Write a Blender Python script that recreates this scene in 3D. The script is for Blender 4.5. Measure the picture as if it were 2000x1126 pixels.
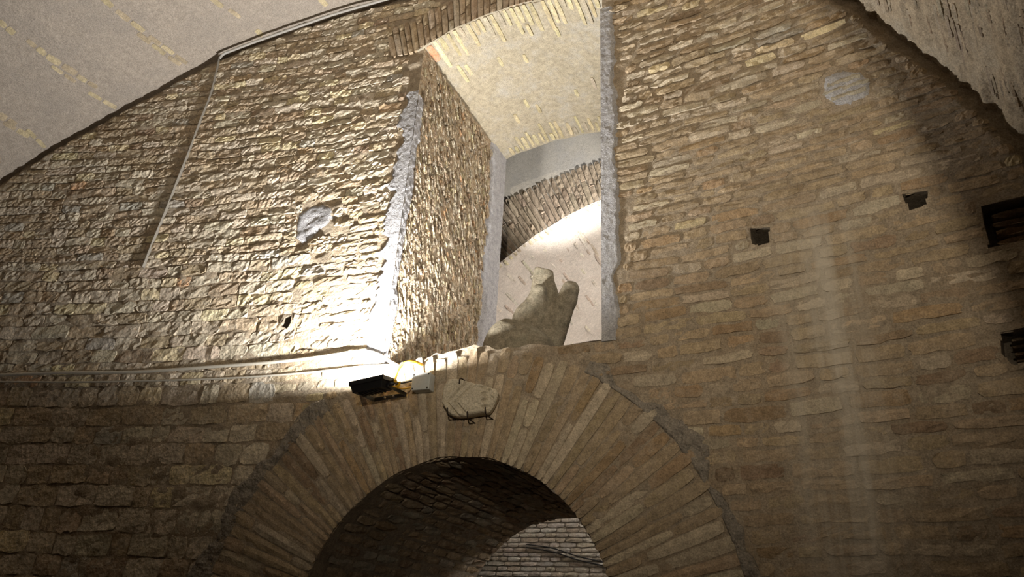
import bpy, math
import numpy as np
from mathutils import Matrix, Vector

for o in list(bpy.data.objects):
    bpy.data.objects.remove(o)
scn = bpy.context.scene
COL = scn.collection
RNG = np.random.default_rng(7)

# ---------------------------------------------------------------- camera
YAW, PITCH, ROLL, FPX = -0.414, 0.457, 0.0559, 1423.0
CAM = np.array([0.0, 0.0, 1.65])
cy, sy, cp, sp = math.cos(YAW), math.sin(YAW), math.cos(PITCH), math.sin(PITCH)
FWD = np.array([sy * cp, cy * cp, sp])
_r = np.array([cy, -sy, 0.0])
_u = np.cross(_r, FWD)
RIGHT = math.cos(ROLL) * _r + math.sin(ROLL) * _u
UP = -math.sin(ROLL) * _r + math.cos(ROLL) * _u
cam_d = bpy.data.cameras.new('camera')
cam_d.sensor_width = 36.0
cam_d.lens = FPX / 2000.0 * 36.0
cam_d.clip_end = 100
cam = bpy.data.objects.new('camera', cam_d)
COL.objects.link(cam)
cam.matrix_world = Matrix(((RIGHT[0], UP[0], -FWD[0], CAM[0]),
                           (RIGHT[1], UP[1], -FWD[1], CAM[1]),
                           (RIGHT[2], UP[2], -FWD[2], CAM[2]), (0, 0, 0, 1)))
scn.camera = cam

# ---------------------------------------------------------------- world, lights, exposure
w = bpy.data.worlds.new('world')
scn.world = w
w.use_nodes = True
w.node_tree.nodes['Background'].inputs[0].default_value = (1.0, 0.88, 0.72, 1)
w.node_tree.nodes['Background'].inputs[1].default_value = 0.012
vs = scn.view_settings
vs.view_transform = 'Standard'
vs.look = 'None'
vs.exposure = 0.18
vs.gamma = 1.0
vs.use_curve_mapping = False


def add_light(name, kind, loc, target, power, color, **kw):
    d = bpy.data.lights.new(name, kind)
    d.energy = power
    d.color = color
    for k, v in kw.items():
        setattr(d, k, v)
    o = bpy.data.objects.new(name, d)
    COL.objects.link(o)
    o.location = loc
    if target is not None:
        o.rotation_euler = (Vector(target) - Vector(loc)).to_track_quat('-Z', 'Y').to_euler()
    return o


# spotlight of the hall (behind the cross rib on the camera's side), lamp of the room beyond, added fill spot for its cross wall
add_light('hall_spotlight', 'SPOT', (0.48, -2.19, 2.85), (-1.1, 3.8, 5.3), 700, (1.0, 0.87, 0.68),
          spot_size=math.radians(72), spot_blend=1.0, shadow_soft_size=0.04)
add_light('back_room_uplight', 'POINT', (1.0, 8.6, 5.2), None, 430, (1.0, 0.97, 0.93), shadow_soft_size=0.25)
add_light('fascia_fill_spot', 'SPOT', (-0.6, 5.95, 4.2), (-2.85, 7.0, 7.15), 1050, (1.0, 0.97, 0.92),
          spot_size=math.radians(34), spot_blend=0.7, shadow_soft_size=0.1)  # added fill without a known source, brightens the plaster above the far arch
FLOOD_POWER = 215.0

# ---------------------------------------------------------------- geometry of the place
WK, WU0, WD = 0.03435, -2.0, 4.0          # the end wall is gently concave in plan


def wall_y(u):
    return WD - WK * (u - WU0) ** 2


def W(u, z, h=0.0):
    """point on the end wall: u along, z up, h out of the wall towards the room"""
    u = np.asarray(u, float); z = np.asarray(z, float); h = np.asarray(h, float) + 0 * u
    s = 2 * WK * (u - WU0)
    L = np.sqrt(1 + s * s)
    return np.stack([u - s / L * h, wall_y(u) - h / L, z + 0 * u], -1)


def ray(px, py):
    return FWD + (px - 1000.0) / FPX * RIGHT - (py - 563.0) / FPX * UP


def on_wall(px, py):
    d = ray(px, py)
    a = WK * d[0] ** 2; b = d[1] - 2 * WK * WU0 * d[0]; c = WK * WU0 ** 2 - WD
    t = (-b + math.sqrt(b * b - 4 * a * c)) / (2 * a)
    p = CAM + t * d
    return p[0], p[2]


def on_wall_h(px, py, h):
    """wall coordinates of a pixel whose point stands h proud of the wall"""
    d = ray(px, py)
    a = WK * d[0] ** 2; b = d[1] - 2 * WK * WU0 * d[0]; c = WK * WU0 ** 2 - WD + h
    t = (-b + math.sqrt(b * b - 4 * a * c)) / (2 * a)
    p = CAM + t * d
    s = 2 * WK * (p[0] - WU0)
    return p[0] + s / math.sqrt(1 + s * s) * h, p[2]


def at_y(px, py, y):
    d = ray(px, py)
    return CAM + d * (y / d[1])


def at_x(px, py, x):
    d = ray(px, py)
    return CAM + d * (x / d[0])


VC = (-3.0, 2.46)                          # vault axis (x, z)
_vt = np.radians([-10, 20.6, 25, 29.5, 33.7, 36.5, 39.2, 88.3, 95.8, 105.4, 114, 124.7, 135.4, 142.1, 190])
_vr = np.array([4.46, 4.46, 4.48, 4.50, 4.52, 4.56, 4.62, 4.48, 4.52, 4.52, 4.53, 4.48, 4.53, 4.57, 4.57])


def vault_r(th):
    return np.interp(th, _vt, _vr)


def V(th, y, h=0.0):
    r = vault_r(th) - h
    return np.stack([VC[0] + r * np.cos(th), y + 0 * th, VC[1] + r * np.sin(th)], -1)


def on_vault(px, py):
    d = ray(px, py)
    r = 4.52
    for _ in range(4):
        ox, oz = CAM[0] - VC[0], CAM[2] - VC[1]
        a = d[0] ** 2 + d[2] ** 2; b = 2 * (ox * d[0] + oz * d[2]); c = ox * ox + oz * oz - r * r
        t = (-b + math.sqrt(b * b - 4 * a * c)) / (2 * a)
        p = CAM + t * d
        th = math.atan2(p[2] - VC[1], p[0] - VC[0])
        r = float(vault_r(th))
    return th, p[1]


RC, R_IN, R_OUT = (-2.05, 1.68), 1.0, 1.70  # doorway arch
WX0, WX1, SILL = -2.70, -1.11, 3.365        # window recess
WIN_BACK, DOOR_BACK = 5.75, 6.2


def arc_z(u):
    return 4.735 + np.sqrt(np.maximum(1.70 ** 2 - (np.asarray(u, float) + 1.906) ** 2, 0.01))


def arc_low(u):                             # underside of the brick ring over the window
    return np.maximum(arc_z(u), 6.19)


# ---------------------------------------------------------------- numpy noise
def _hash(ix, iy, iz):
    n = (ix * 73856093) ^ (iy * 19349663) ^ (iz * 83492791)
    n = (n ^ (n >> 13)) * 1274126177
    n = n & 0x7fffffff
    n = (n ^ (n >> 16)) & 0xffff
    return n / 32767.5 - 1.0


def vnoise(x, y, z):
    xi, yi, zi = np.floor(x).astype(np.int64), np.floor(y).astype(np.int64), np.floor(z).astype(np.int64)
    fx, fy, fz = x - xi, y - yi, z - zi
    fx, fy, fz = [f * f * (3 - 2 * f) for f in (fx, fy, fz)]
    r = 0
    for dx in (0, 1):
        for dy in (0, 1):
            for dz in (0, 1):
                r = r + _hash(xi + dx, yi + dy, zi + dz) * (fx if dx else 1 - fx) * (fy if dy else 1 - fy) * (fz if dz else 1 - fz)
    return r


def fbm(x, y, z, octv=4, gain=0.55):
    x, y, z = np.broadcast_arrays(np.asarray(x, float), np.asarray(y, float), np.asarray(z, float))
    a, r = 1.0, 0
    for i in range(octv):
        r = r + a * vnoise(x * 2 ** i + 17.3 * i, y * 2 ** i + 5.1 * i, z * 2 ** i + 31.7 * i)
        a *= gain
    return r


# ---------------------------------------------------------------- materials
def new_mat(name):
    m = bpy.data.materials.new(name)
    m.use_nodes = True
    nt = m.node_tree
    b = nt.nodes['Principled BSDF']
    b.inputs['Roughness'].default_value = 0.93
    b.inputs['Specular IOR Level'].default_value = 0.03
    return m, nt, b


def N(nt, kind, **kw):
    n = nt.nodes.new(kind)
    for k, v in kw.items():
        if k.startswith('_'):
            n.inputs[k[1:]].default_value = v
        else:
            setattr(n, k, v)
    return n


def masonry(name, base=None, attr=False, vary=0.35, tint=None, tint_amt=0.5, tint_scale=3.0, bump=0.6, bscale=70.0,
            dist=0.012, streaks=False, pits=0.0):
    """procedural stone or mortar: own colour (or the 'tone' attribute of each piece), grain, relief, wear"""
    m, nt, b = new_mat(name)
    L = nt.links.new
    geo = N(nt, 'ShaderNodeNewGeometry')
    if attr:
        a = N(nt, 'ShaderNodeAttribute', attribute_name='tone')
        col = a.outputs['Color']
    else:
        a = N(nt, 'ShaderNodeRGB')
        a.outputs[0].default_value = (*base, 1)
        col = a.outputs[0]
    n1 = N(nt, 'ShaderNodeTexNoise', _Scale=22.0, _Detail=6.0, _Roughness=0.65)
    L(geo.outputs['Position'], n1.inputs['Vector'])
    mr = N(nt, 'ShaderNodeMapRange')
    mr.inputs[1].default_value = 0.3; mr.inputs[2].default_value = 0.7
    mr.inputs[3].default_value = 1 - vary; mr.inputs[4].default_value = 1 + vary * 0.75
    L(n1.outputs['Fac'], mr.inputs[0])
    nf = N(nt, 'ShaderNodeTexNoise', _Scale=130.0, _Detail=4.0, _Roughness=0.6)      # fine grain
    L(geo.outputs['Position'], nf.inputs['Vector'])
    mf = N(nt, 'ShaderNodeMapRange')
    mf.inputs[1].default_value = 0.32; mf.inputs[2].default_value = 0.62
    mf.inputs[3].default_value = 0.66; mf.inputs[4].default_value = 1.14
    L(nf.outputs['Fac'], mf.inputs[0])
    mm_ = N(nt, 'ShaderNodeMath', operation='MULTIPLY')
    L(mr.outputs[0], mm_.inputs[0]); L(mf.outputs[0], mm_.inputs[1])
    mul = N(nt, 'ShaderNodeMix', data_type='RGBA', blend_type='MULTIPLY')
    mul.inputs[0].default_value = 1.0
    L(col, mul.inputs[6]); L(mm_.outputs[0], mul.inputs[7])
    out = mul.outputs[2]
    if tint is not None:
        n2 = N(nt, 'ShaderNodeTexNoise', _Scale=tint_scale, _Detail=8.0, _Roughness=0.7)
        L(geo.outputs['Position'], n2.inputs['Vector'])
        m2 = N(nt, 'ShaderNodeMapRange')
        m2.inputs[1].default_value = 0.48; m2.inputs[2].default_value = 0.66
        m2.inputs[3].default_value = 0.0; m2.inputs[4].default_value = tint_amt
        L(n2.outputs['Fac'], m2.inputs[0])
        mx = N(nt, 'ShaderNodeMix', data_type='RGBA')
        mt = N(nt, 'ShaderNodeMix', data_type='RGBA', blend_type='MULTIPLY')
        mt.inputs[0].default_value = 1.0; mt.inputs[6].default_value = (*tint, 1)
        L(mf.outputs[0], mt.inputs[7]); L(mt.outputs[2], mx.inputs[7])
        L(m2.outputs[0], mx.inputs[0]); L(out, mx.inputs[6])
        out = mx.outputs[2]
    if streaks:       # pale mineral runs down the right half of the wall, a stain of the wall itself
        sep = N(nt, 'ShaderNodeSeparateXYZ')
        L(geo.outputs['Position'], sep.inputs[0])
        mp = N(nt, 'ShaderNodeMapping')
        mp.inputs['Scale'].default_value = (11, 11, 0.6)
        L(geo.outputs['Position'], mp.inputs['Vector'])
        n3 = N(nt, 'ShaderNodeTexNoise', _Scale=1.0, _Detail=5.0, _Roughness=0.6)
        L(mp.outputs[0], n3.inputs['Vector'])
        sub = N(nt, 'ShaderNodeMath', operation='SUBTRACT'); sub.inputs[1].default_value = 0.12
        L(sep.outputs[0], sub.inputs[0])
        ab = N(nt, 'ShaderNodeMath', operation='ABSOLUTE'); L(sub.outputs[0], ab.inputs[0])
        band = N(nt, 'ShaderNodeMapRange'); band.inputs[1].default_value = 0.06; band.inputs[2].default_value = 0.30
        band.inputs[3].default_value = 1.0; band.inputs[4].default_value = 0.0
        L(ab.outputs[0], band.inputs[0])
        hi = N(nt, 'ShaderNodeMapRange'); hi.inputs[1].default_value = 4.1; hi.inputs[2].default_value = 3.6
        hi.inputs[3].default_value = 0.0; hi.inputs[4].default_value = 1.0
        L(sep.outputs[2], hi.inputs[0])
        th = N(nt, 'ShaderNodeMapRange'); th.inputs[1].default_value = 0.40; th.inputs[2].default_value = 0.62
        th.inputs[3].default_value = 0.2; th.inputs[4].default_value = 0.95
        L(n3.outputs['Fac'], th.inputs[0])
        p1 = N(nt, 'ShaderNodeMath', operation='MULTIPLY'); L(band.outputs[0], p1.inputs[0]); L(th.outputs[0], p1.inputs[1])
        p2 = N(nt, 'ShaderNodeMath', operation='MULTIPLY'); L(p1.outputs[0], p2.inputs[0]); L(hi.outputs[0], p2.inputs[1])
        mx = N(nt, 'ShaderNodeMix', data_type='RGBA')
        mx.inputs[7].default_value = (0.58, 0.52, 0.43, 1)
        L(p2.outputs[0], mx.inputs[0]); L(out, mx.inputs[6])
        out = mx.outputs[2]
    L(out, b.inputs['Base Color'])
    nb = N(nt, 'ShaderNodeTexNoise', _Scale=bscale, _Detail=7.0, _Roughness=0.68)
    L(geo.outputs['Position'], nb.inputs['Vector'])
    hgt = nb.outputs['Fac']
    if pits > 0:
        vo = N(nt, 'ShaderNodeTexVoronoi', _Scale=bscale * 0.9)
        L(geo.outputs['Position'], vo.inputs['Vector'])
        ml = N(nt, 'ShaderNodeMath', operation='MULTIPLY_ADD')
        ml.inputs[1].default_value = pits
        L(vo.outputs['Distance'], ml.inputs[0]); L(nb.outputs['Fac'], ml.inputs[2])
        hgt = ml.outputs[0]
    bp = N(nt, 'ShaderNodeBump')
    bp.inputs['Strength'].default_value = bump
    bp.inputs['Distance'].default_value = dist
    L(hgt, bp.inputs['Height'])
    L(bp.outputs[0], b.inputs['Normal'])
    return m


def plain(name, color, rough=0.5, metal=0.0, emit=None):
    m, nt, b = new_mat(name)
    geo = N(nt, 'ShaderNodeNewGeometry')
    n = N(nt, 'ShaderNodeTexNoise', _Scale=60.0, _Detail=3.0)
    nt.links.new(geo.outputs['Position'], n.inputs['Vector'])
    mx = N(nt, 'ShaderNodeMix', data_type='RGBA')
    mx.inputs[6].default_value = (*[c * 0.8 for c in color], 1)
    mx.inputs[7].default_value = (*[min(1, c * 1.1) for c in color], 1)
    nt.links.new(n.outputs['Fac'], mx.inputs[0])
    nt.links.new(mx.outputs[2], b.inputs['Base Color'])
    b.inputs['Roughness'].default_value = rough
    b.inputs['Metallic'].default_value = metal
    b.inputs['Specular IOR Level'].default_value = 0.4
    if emit:
        b.inputs['Emission Color'].default_value = (*emit[:3], 1)
        b.inputs['Emission Strength'].default_value = emit[3]
    return m


M = {}
M['brick'] = masonry('old_brick', attr=True, vary=0.30, tint=(0.44, 0.36, 0.27), tint_amt=0.55, tint_scale=9.0, bump=0.85,
                     bscale=60, dist=0.013, streaks=True)
M['stone'] = masonry('eroded_stone', attr=True, vary=0.34, tint=(0.60, 0.53, 0.42), tint_amt=0.6, tint_scale=12.0, bump=0.85,
                     bscale=40, dist=0.020, pits=0.6)
M['mortar'] = masonry('wall_mortar', base=(0.42, 0.345, 0.255), vary=0.30, tint=(0.37, 0.28, 0.185), tint_amt=0.75, tint_scale=5.0,
                      bump=1.0, bscale=52, dist=0.017, streaks=True)
M['grey'] = masonry('grey_cement', base=(0.43, 0.42, 0.43), vary=0.28, tint=(0.50, 0.49, 0.48), tint_amt=0.6, tint_scale=14, bump=0.9,
                    bscale=110, dist=0.011, pits=0.35)
M['rubble'] = masonry('rubble', attr=True, vary=0.40, tint=(0.58, 0.50, 0.38), tint_amt=0.6, tint_scale=25.0, bump=1.0, bscale=60,
                      dist=0.02, pits=0.6)
M['coarse'] = masonry('coarse_mortar', base=(0.35, 0.31, 0.26), vary=0.3, tint=(0.42, 0.36, 0.28), tint_amt=0.6, tint_scale=14, bump=1.0,
                      bscale=60, dist=0.018, pits=0.5)
M['soot_shade'] = masonry('soot_shade_mortar', base=(0.20, 0.165, 0.125), vary=0.3, bump=0.8, bscale=48, dist=0.014)  # sooty passage colour, also serves as painted shade inside the wall holes
M['vault'] = masonry('vault_concrete', base=(0.37, 0.318, 0.265), vary=0.18, tint=(0.32, 0.28, 0.24), tint_amt=0.8, tint_scale=2.6,
                     bump=0.8, bscale=60, dist=0.012, pits=0.35)
M['vault_tan'] = masonry('board_marked_concrete', base=(0.46, 0.37, 0.26), vary=0.28, tint=(0.50, 0.43, 0.33), tint_amt=0.7, tint_scale=6.0,
                         bump=0.9, bscale=50, dist=0.014, pits=0.4)
M['soffit'] = masonry('soffit_concrete', base=(0.355, 0.305, 0.22), vary=0.25, tint=(0.37, 0.345, 0.30), tint_amt=0.7, tint_scale=5.0,
                      bump=0.5, bscale=45, dist=0.012)
M['pale'] = masonry('pale_concrete', base=(0.60, 0.54, 0.48), vary=0.16, tint=(0.55, 0.47, 0.41), tint_amt=0.6, tint_scale=6.0,
                    bump=0.4, bscale=40, dist=0.012)
M['fascia'] = masonry('smooth_plaster', base=(0.50, 0.46, 0.40), vary=0.12, tint=(0.44, 0.42, 0.40), tint_amt=0.6, tint_scale=2.5,
                      bump=0.2, bscale=60, dist=0.008)
M['farwall'] = masonry('far_wall_mortar', base=(0.42, 0.39, 0.34), vary=0.2, bump=0.4, bscale=30, dist=0.012)
M['sculpt'] = masonry('speckled_stone', base=(0.25, 0.215, 0.155), vary=0.45, tint=(0.30, 0.28, 0.21), tint_amt=0.5, tint_scale=6.0,
                      bump=0.55, bscale=90, dist=0.008, pits=0.4)
M['marble'] = masonry('weathered_marble', base=(0.56, 0.50, 0.39), vary=0.16, tint=(0.46, 0.40, 0.30), tint_amt=0.5, tint_scale=10.0,
                      bump=0.3, bscale=60, dist=0.006)
M['floor'] = masonry('floor_paving', base=(0.20, 0.16, 0.12), vary=0.2, bump=0.4, bscale=20)
M['black'] = plain('black_enamel', (0.008, 0.008, 0.009), 0.45)
M['steel'] = plain('dark_bracket_steel', (0.03, 0.03, 0.03), 0.45, 0.4)
M['iron'] = plain('rusty_iron', (0.035, 0.025, 0.02), 0.7, 0.3)
M['boxgrey'] = plain('grey_plastic', (0.46, 0.48, 0.47), 0.45)
M['white'] = plain('white_plastic', (0.56, 0.52, 0.44), 0.6)
M['conduit'] = plain('grey_conduit', (0.36, 0.34, 0.31), 0.5)
M['wire'] = plain('grey_wire', (0.20, 0.18, 0.15), 0.7)
M['yellow'] = plain('yellow_sheath', (0.62, 0.34, 0.01), 0.5)
M['cable'] = plain('black_rubber', (0.015, 0.015, 0.015), 0.6)
M['glass'] = plain('lit_lamp_glass', (0.9, 0.9, 0.9), 0.3, 0.0, (1.0, 0.98, 0.95, 12.0))


# ---------------------------------------------------------------- object helpers
def link(name, mesh, mat, parent=None, loc=None):
    o = bpy.data.objects.new(name, mesh)
    COL.objects.link(o)
    if mat is not None and len(mesh.materials) == 0:
        mesh.materials.append(mat)
    if loc is not None:
        o.location = loc
    if parent is not None:
        o.parent = parent
    return o


def tag(o, label=None, cat=None, group=None, kind=None):
    if label: o['label'] = label
    if cat: o['category'] = cat
    if group: o['group'] = group
    if kind: o['kind'] = kind
    return o


def empty(name, loc):
    o = bpy.data.objects.new(name, None)
    o.empty_display_size = 0.1
    o.location = loc
    COL.objects.link(o)
    return o


def mesh_from(name, verts, faces, tone=None, smooth=False):
    me = bpy.data.meshes.new(name)
    me.from_pydata(np.asarray(verts).tolist(), [], faces if isinstance(faces, list) else faces.tolist())
    if tone is not None:
        t = np.asarray(tone, float)
        if t.ndim == 1:
            t = np.tile(t, (len(verts), 1))
        a = me.attributes.new('tone', 'FLOAT_COLOR', 'POINT')
        a.data.foreach_set('color', np.c_[t, np.ones(len(t))].astype(np.float32).ravel())
    if smooth:
        me.polygons.foreach_set('use_smooth', [True] * len(me.polygons))
    return me


def grid_mesh(name, P, keep=None, smooth=True, tone=None):
    """P: (n, m, 3) grid of points; keep: (n-1, m-1) mask of cells"""
    n, m = P.shape[:2]
    idx = np.arange(n * m).reshape(n, m)
    q = np.stack([idx[:-1, :-1], idx[1:, :-1], idx[1:, 1:], idx[:-1, 1:]], -1)
    q = q[keep] if keep is not None else q.reshape(-1, 4)
    used = np.unique(q)
    remap = np.full(n * m, -1); remap[used] = np.arange(len(used))
    t = None
    if tone is not None:
        t = tone.reshape(-1, 3)[used]
    return mesh_from(name, P.reshape(-1, 3)[used], remap[q], tone=t, smooth=smooth)


_topo = {}


def topo(nx, nz):
    if (nx, nz) not in _topo:
        idx = np.arange((nx + 1) * (nz + 1)).reshape(nz + 1, nx + 1)
        f = [[int(idx[j, i]), int(idx[j, i + 1]), int(idx[j + 1, i + 1]), int(idx[j + 1, i])] for j in range(nz) for i in range(nx)]
        per = list(idx[0, :-1]) + list(idx[:-1, -1]) + list(idx[-1, :0:-1]) + list(idx[:0:-1, 0])
        per = [int(p) for p in per]
        n0 = (nx + 1) * (nz + 1)
        k = len(per)
        for i in range(k):
            f.append([per[(i + 1) % k], per[i], n0 + i, n0 + (i + 1) % k])
        _topo[(nx, nz)] = (f, np.array(per))
    return _topo[(nx, nz)]


def piece(F, s0, s1, t0, t1, nx=4, nz=2, proud=0.01, rough=0.003, jit=0.004, back=0.03, rnd=0.25, tilt=0.0):
    """one brick or stone: uneven front face, rounded outline and real sides; F maps (s, t, h) to the world"""
    a = np.linspace(-1, 1, nx + 1); b = np.linspace(-1, 1, nz + 1)
    A, B = np.meshgrid(a, b)
    hw, hh = (s1 - s0) / 2, (t1 - t0) / 2
    rc = rnd * min(hw, hh)
    jit = jit * min(1.0, hw / 0.08)
    S = (s0 + s1) / 2 + A * (hw - rc * B ** 4) + RNG.normal(0, 1, A.shape) * jit
    T = (t0 + t1) / 2 + B * (hh - rc * A ** 4) + RNG.normal(0, 1, A.shape) * jit * 0.7
    edge = (np.maximum(abs(A), abs(B)) > 0.99)
    H = proud + RNG.normal(0, 1, A.shape) * rough - edge * proud * 0.35 + tilt * B
    f, per = topo(nx, nz)
    S, T, H = S.ravel(), T.ravel(), H.ravel()
    sc, tc = (s0 + s1) / 2, (t0 + t1) / 2
    Sb = sc + (S[per] - sc) * 0.99; Tb = tc + (T[per] - tc) * 0.94
    P = np.concatenate([F(S, T, H), F(Sb, Tb, np.full(len(per), -back))])
    return P, f


class Stuff:
    def __init__(self):
        self.v, self.f, self.c, self.n = [], [], [], 0

    def add(self, P, f, col):
        self.v.append(P); self.f.extend([[i + self.n for i in q] for q in f])
        self.c.append(np.tile(col, (len(P), 1))); self.n += len(P)

    def build(self, name, mat, parent):
        if not self.n: return None
        me = mesh_from(name, np.concatenate(self.v), self.f, np.concatenate(self.c))
        o = link(name, me, mat, parent)
        o['kind'] = 'stuff'
        return o


def single(name, P, f, col, mat, parent):
    c = P.mean(0)
    me = mesh_from(name, P - c, f, col)
    return link(name, me, mat, parent, loc=c)


def plane_frame(P0, P1, nrm):
    """local frame on a surface: s runs from P0 to P1, t across, h along nrm"""
    P0, P1, nrm = map(np.asarray, (P0, P1, nrm))
    d = (P1 - P0) / np.linalg.norm(P1 - P0)
    nrm = nrm / np.linalg.norm(nrm)
    t = np.cross(nrm, d)
    return (lambda S, T, H: P0 + np.multiply.outer(S, d) + np.multiply.outer(T, t) + np.multiply.outer(H, nrm)), float(np.linalg.norm(P1 - P0))


def project(P):
    d = np.asarray(P) - CAM
    z = d @ FWD
    return 1000 + FPX * (d @ RIGHT) / z, 563 - FPX * (d @ UP) / z


def tone(pal, wts, var=0.12):
    c = np.array(pal[RNG.choice(len(pal), p=np.array(wts) / sum(wts))])
    return np.clip(c * (1 + RNG.normal(0, var)) * (1 + RNG.normal(0, 0.012, 3)), 0.02, 0.9)


TAN, OCH, BRN, PALE, YEL, ORG, GRY = ((0.42, 0.325, 0.215), (0.385, 0.275, 0.165), (0.31, 0.225, 0.15), (0.50, 0.42, 0.31),
                                      (0.60, 0.50, 0.31), (0.47, 0.29, 0.16), (0.41, 0.37, 0.30))


def tube(name, pts, r, mat, parent=None, seg=8, sub=6, deep=1.0):
    """round cable or conduit swept along a smooth path"""
    P = np.asarray(pts, float)
    if sub > 1 and len(P) > 2:
        Q = np.concatenate([[2 * P[0] - P[1]], P, [2 * P[-1] - P[-2]]])
        out = []
        for i in range(1, len(Q) - 2):
            for k in range(sub):
                t = k / sub
                p0, p1, p2, p3 = Q[i - 1], Q[i], Q[i + 1], Q[i + 2]
                out.append(0.5 * ((2 * p1) + (-p0 + p2) * t + (2 * p0 - 5 * p1 + 4 * p2 - p3) * t * t + (-p0 + 3 * p1 - 3 * p2 + p3) * t ** 3))
        out.append(P[-1]); P = np.array(out)
    n = len(P)
    T = np.gradient(P, axis=0); T /= np.linalg.norm(T, axis=1)[:, None]
    ref = np.array([0, -1.0, 0.15])
    A = np.cross(T, ref); A /= np.linalg.norm(A, axis=1)[:, None]
    B = np.cross(T, A)
    an = np.arange(seg) * 2 * math.pi / seg
    G = P[:, None] + r * (np.cos(an)[None, :, None] * A[:, None] + np.sin(an)[None, :, None] * B[:, None] * deep)
    c = P.mean(0)
    f = [[i * seg + k, i * seg + (k + 1) % seg, (i + 1) * seg + (k + 1) % seg, (i + 1) * seg + k] for i in range(n - 1) for k in range(seg)]
    f.append([k for k in range(seg)][::-1]); f.append([(n - 1) * seg + k for k in range(seg)])
    base = P[np.argmin(P[:, 2])] if parent is None else c
    me = mesh_from(name, G.reshape(-1, 3) - (base if parent is None else 0), f, smooth=True)
    if parent is None:
        return link(name, me, mat, None, loc=base)
    o = link(name, me, mat, parent)
    o.matrix_parent_inverse = Matrix.Translation(-Vector(parent.location))
    return o


def hull_box(name, corners, mat, parent=None, bevel=0.004):
    """box from 8 corners: bottom four then top four, in order"""
    c = np.asarray(corners, float)
    f = [[0, 3, 2, 1], [4, 5, 6, 7], [0, 1, 5, 4], [1, 2, 6, 5], [2, 3, 7, 6], [3, 0, 4, 7]]
    me = mesh_from(name, c, f)
    o = link(name, me, mat, parent)
    if parent is not None:
        o.matrix_parent_inverse = Matrix.Translation(-Vector(parent.location))
    if bevel:
        import bmesh
        bm = bmesh.new(); bm.from_mesh(me)
        bmesh.ops.recalc_face_normals(bm, faces=bm.faces)
        bmesh.ops.bevel(bm, geom=bm.edges[:], offset=bevel, segments=2, profile=0.6, affect='EDGES')
        bm.to_mesh(me); bm.free()
    return o


# ---------------------------------------------------------------- wall_front: mortar bed
def px_rect(x0, y0, x1, y1):
    u0, z1 = on_wall(x0, y0); u1, z0 = on_wall(x1, y1)
    return (min(u0, u1), max(u0, u1), min(z0, z1), max(z0, z1))


def px_quad(pts):
    return np.array([on_wall(*p) for p in pts])


HOLES = [px_quad([(1462, 446), (1504, 444), (1503, 474), (1480, 480), (1469, 476)]),
         px_quad([(1762, 380), (1813, 374), (1811, 402), (1776, 412), (1768, 396)]),
         px_quad([(556, 620), (571, 615), (569, 632), (561, 642), (548, 636), (553, 630)]),
         px_quad([(1916, 404), (2030, 376), (2030, 462), (1930, 486)]),
         px_quad([(1953, 650), (2030, 634), (2030, 702), (1978, 714), (1956, 690)])]
HOLE_DEPTH = [0.5, 0.5, 0.16, 0.12, 0.12]


def in_poly(poly, u, z):
    u, z = np.asarray(u), np.asarray(z)
    ins = np.zeros(np.broadcast(u, z).shape, bool)
    j = len(poly) - 1
    for i in range(len(poly)):
        (xi, yi), (xj, yj) = poly[i], poly[j]
        ins ^= ((yi > z) != (yj > z)) & (u < (xj - xi) * (z - yi) / (yj - yi + 1e-12) + xi)
        j = i
    return ins


def rough_zone(u, z):
    """1 where the facing is eroded rubble (left and above), 0 where flat brick survives"""
    jag = 0.12 * np.sin(z * 9.0) + 0.10 * np.sin(z * 23.0 + 1)
    left = (u < -3.35 + jag) | ((u < -2.6) & (z > 4.62 + 0.06 * np.sin(u * 14)))
    right = (u > -1.2) & (z > 4.93 - 0.02 * u + 0.05 * np.sin(u * 9))
    return left * 1.0 + right * 0.6


def bed_h(u, z):
    rz = rough_zone(u, z)
    h = (0.0045 + 0.006 * rz) * fbm(u * 9, z * 14, 0.0, 5) - 0.004 * rz + 0.006 * fbm(u * 1.3, z * 1.3, 4.0, 2)
    r = np.hypot(u - VC[0], z - VC[1]); th = np.arctan2(z - VC[1], u - VC[0])
    h = h - 0.05 * np.clip((r - vault_r(th) + 0.09) / 0.04, 0, 1)
    return h


us = np.arange(-7.7, 1.75, 0.0165); zs = np.arange(1.25, 7.2, 0.0165)
U, Z = np.meshgrid(us, zs)
uc, zc = (us[:-1] + us[1:]) / 2, (zs[:-1] + zs[1:]) / 2
UC, ZC = np.meshgrid(uc, zc)
keep = np.hypot(UC - VC[0], ZC - VC[1]) < vault_r(np.arctan2(ZC - VC[1], UC - VC[0])) + 0.12
keep &= ~((UC > WX0) & (UC < WX1) & (ZC > SILL - 0.02) & (ZC < arc_z(UC)))
keep &= ~((np.hypot(UC - RC[0], ZC - RC[1]) < R_IN + 0.03) | ((ZC < RC[1]) & (abs(UC - RC[0]) < R_IN + 0.03)))
for hq in HOLES:
    keep &= ~in_poly(hq, UC, ZC)
wall = link('wall_front', grid_mesh('wall_front', W(U, Z, bed_h(U, Z)), keep), M['mortar'])
tag(wall, 'tall rough Roman brick end wall under the vault, pierced by doorway and window', 'wall', kind='structure')

# lower, unseen part of the wall down to the floor
for u0, u1 in ((-7.7, RC[0] - R_IN), (RC[0] + R_IN, 1.75)):
    g = np.linspace(u0, u1, 30)
    UU, ZZ = np.meshgrid(g, np.array([0.0, 0.7, 1.28]))
    link('wall_footing', grid_mesh('wall_footing', W(UU, ZZ, 0.0)), M['mortar'], wall)


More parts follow.
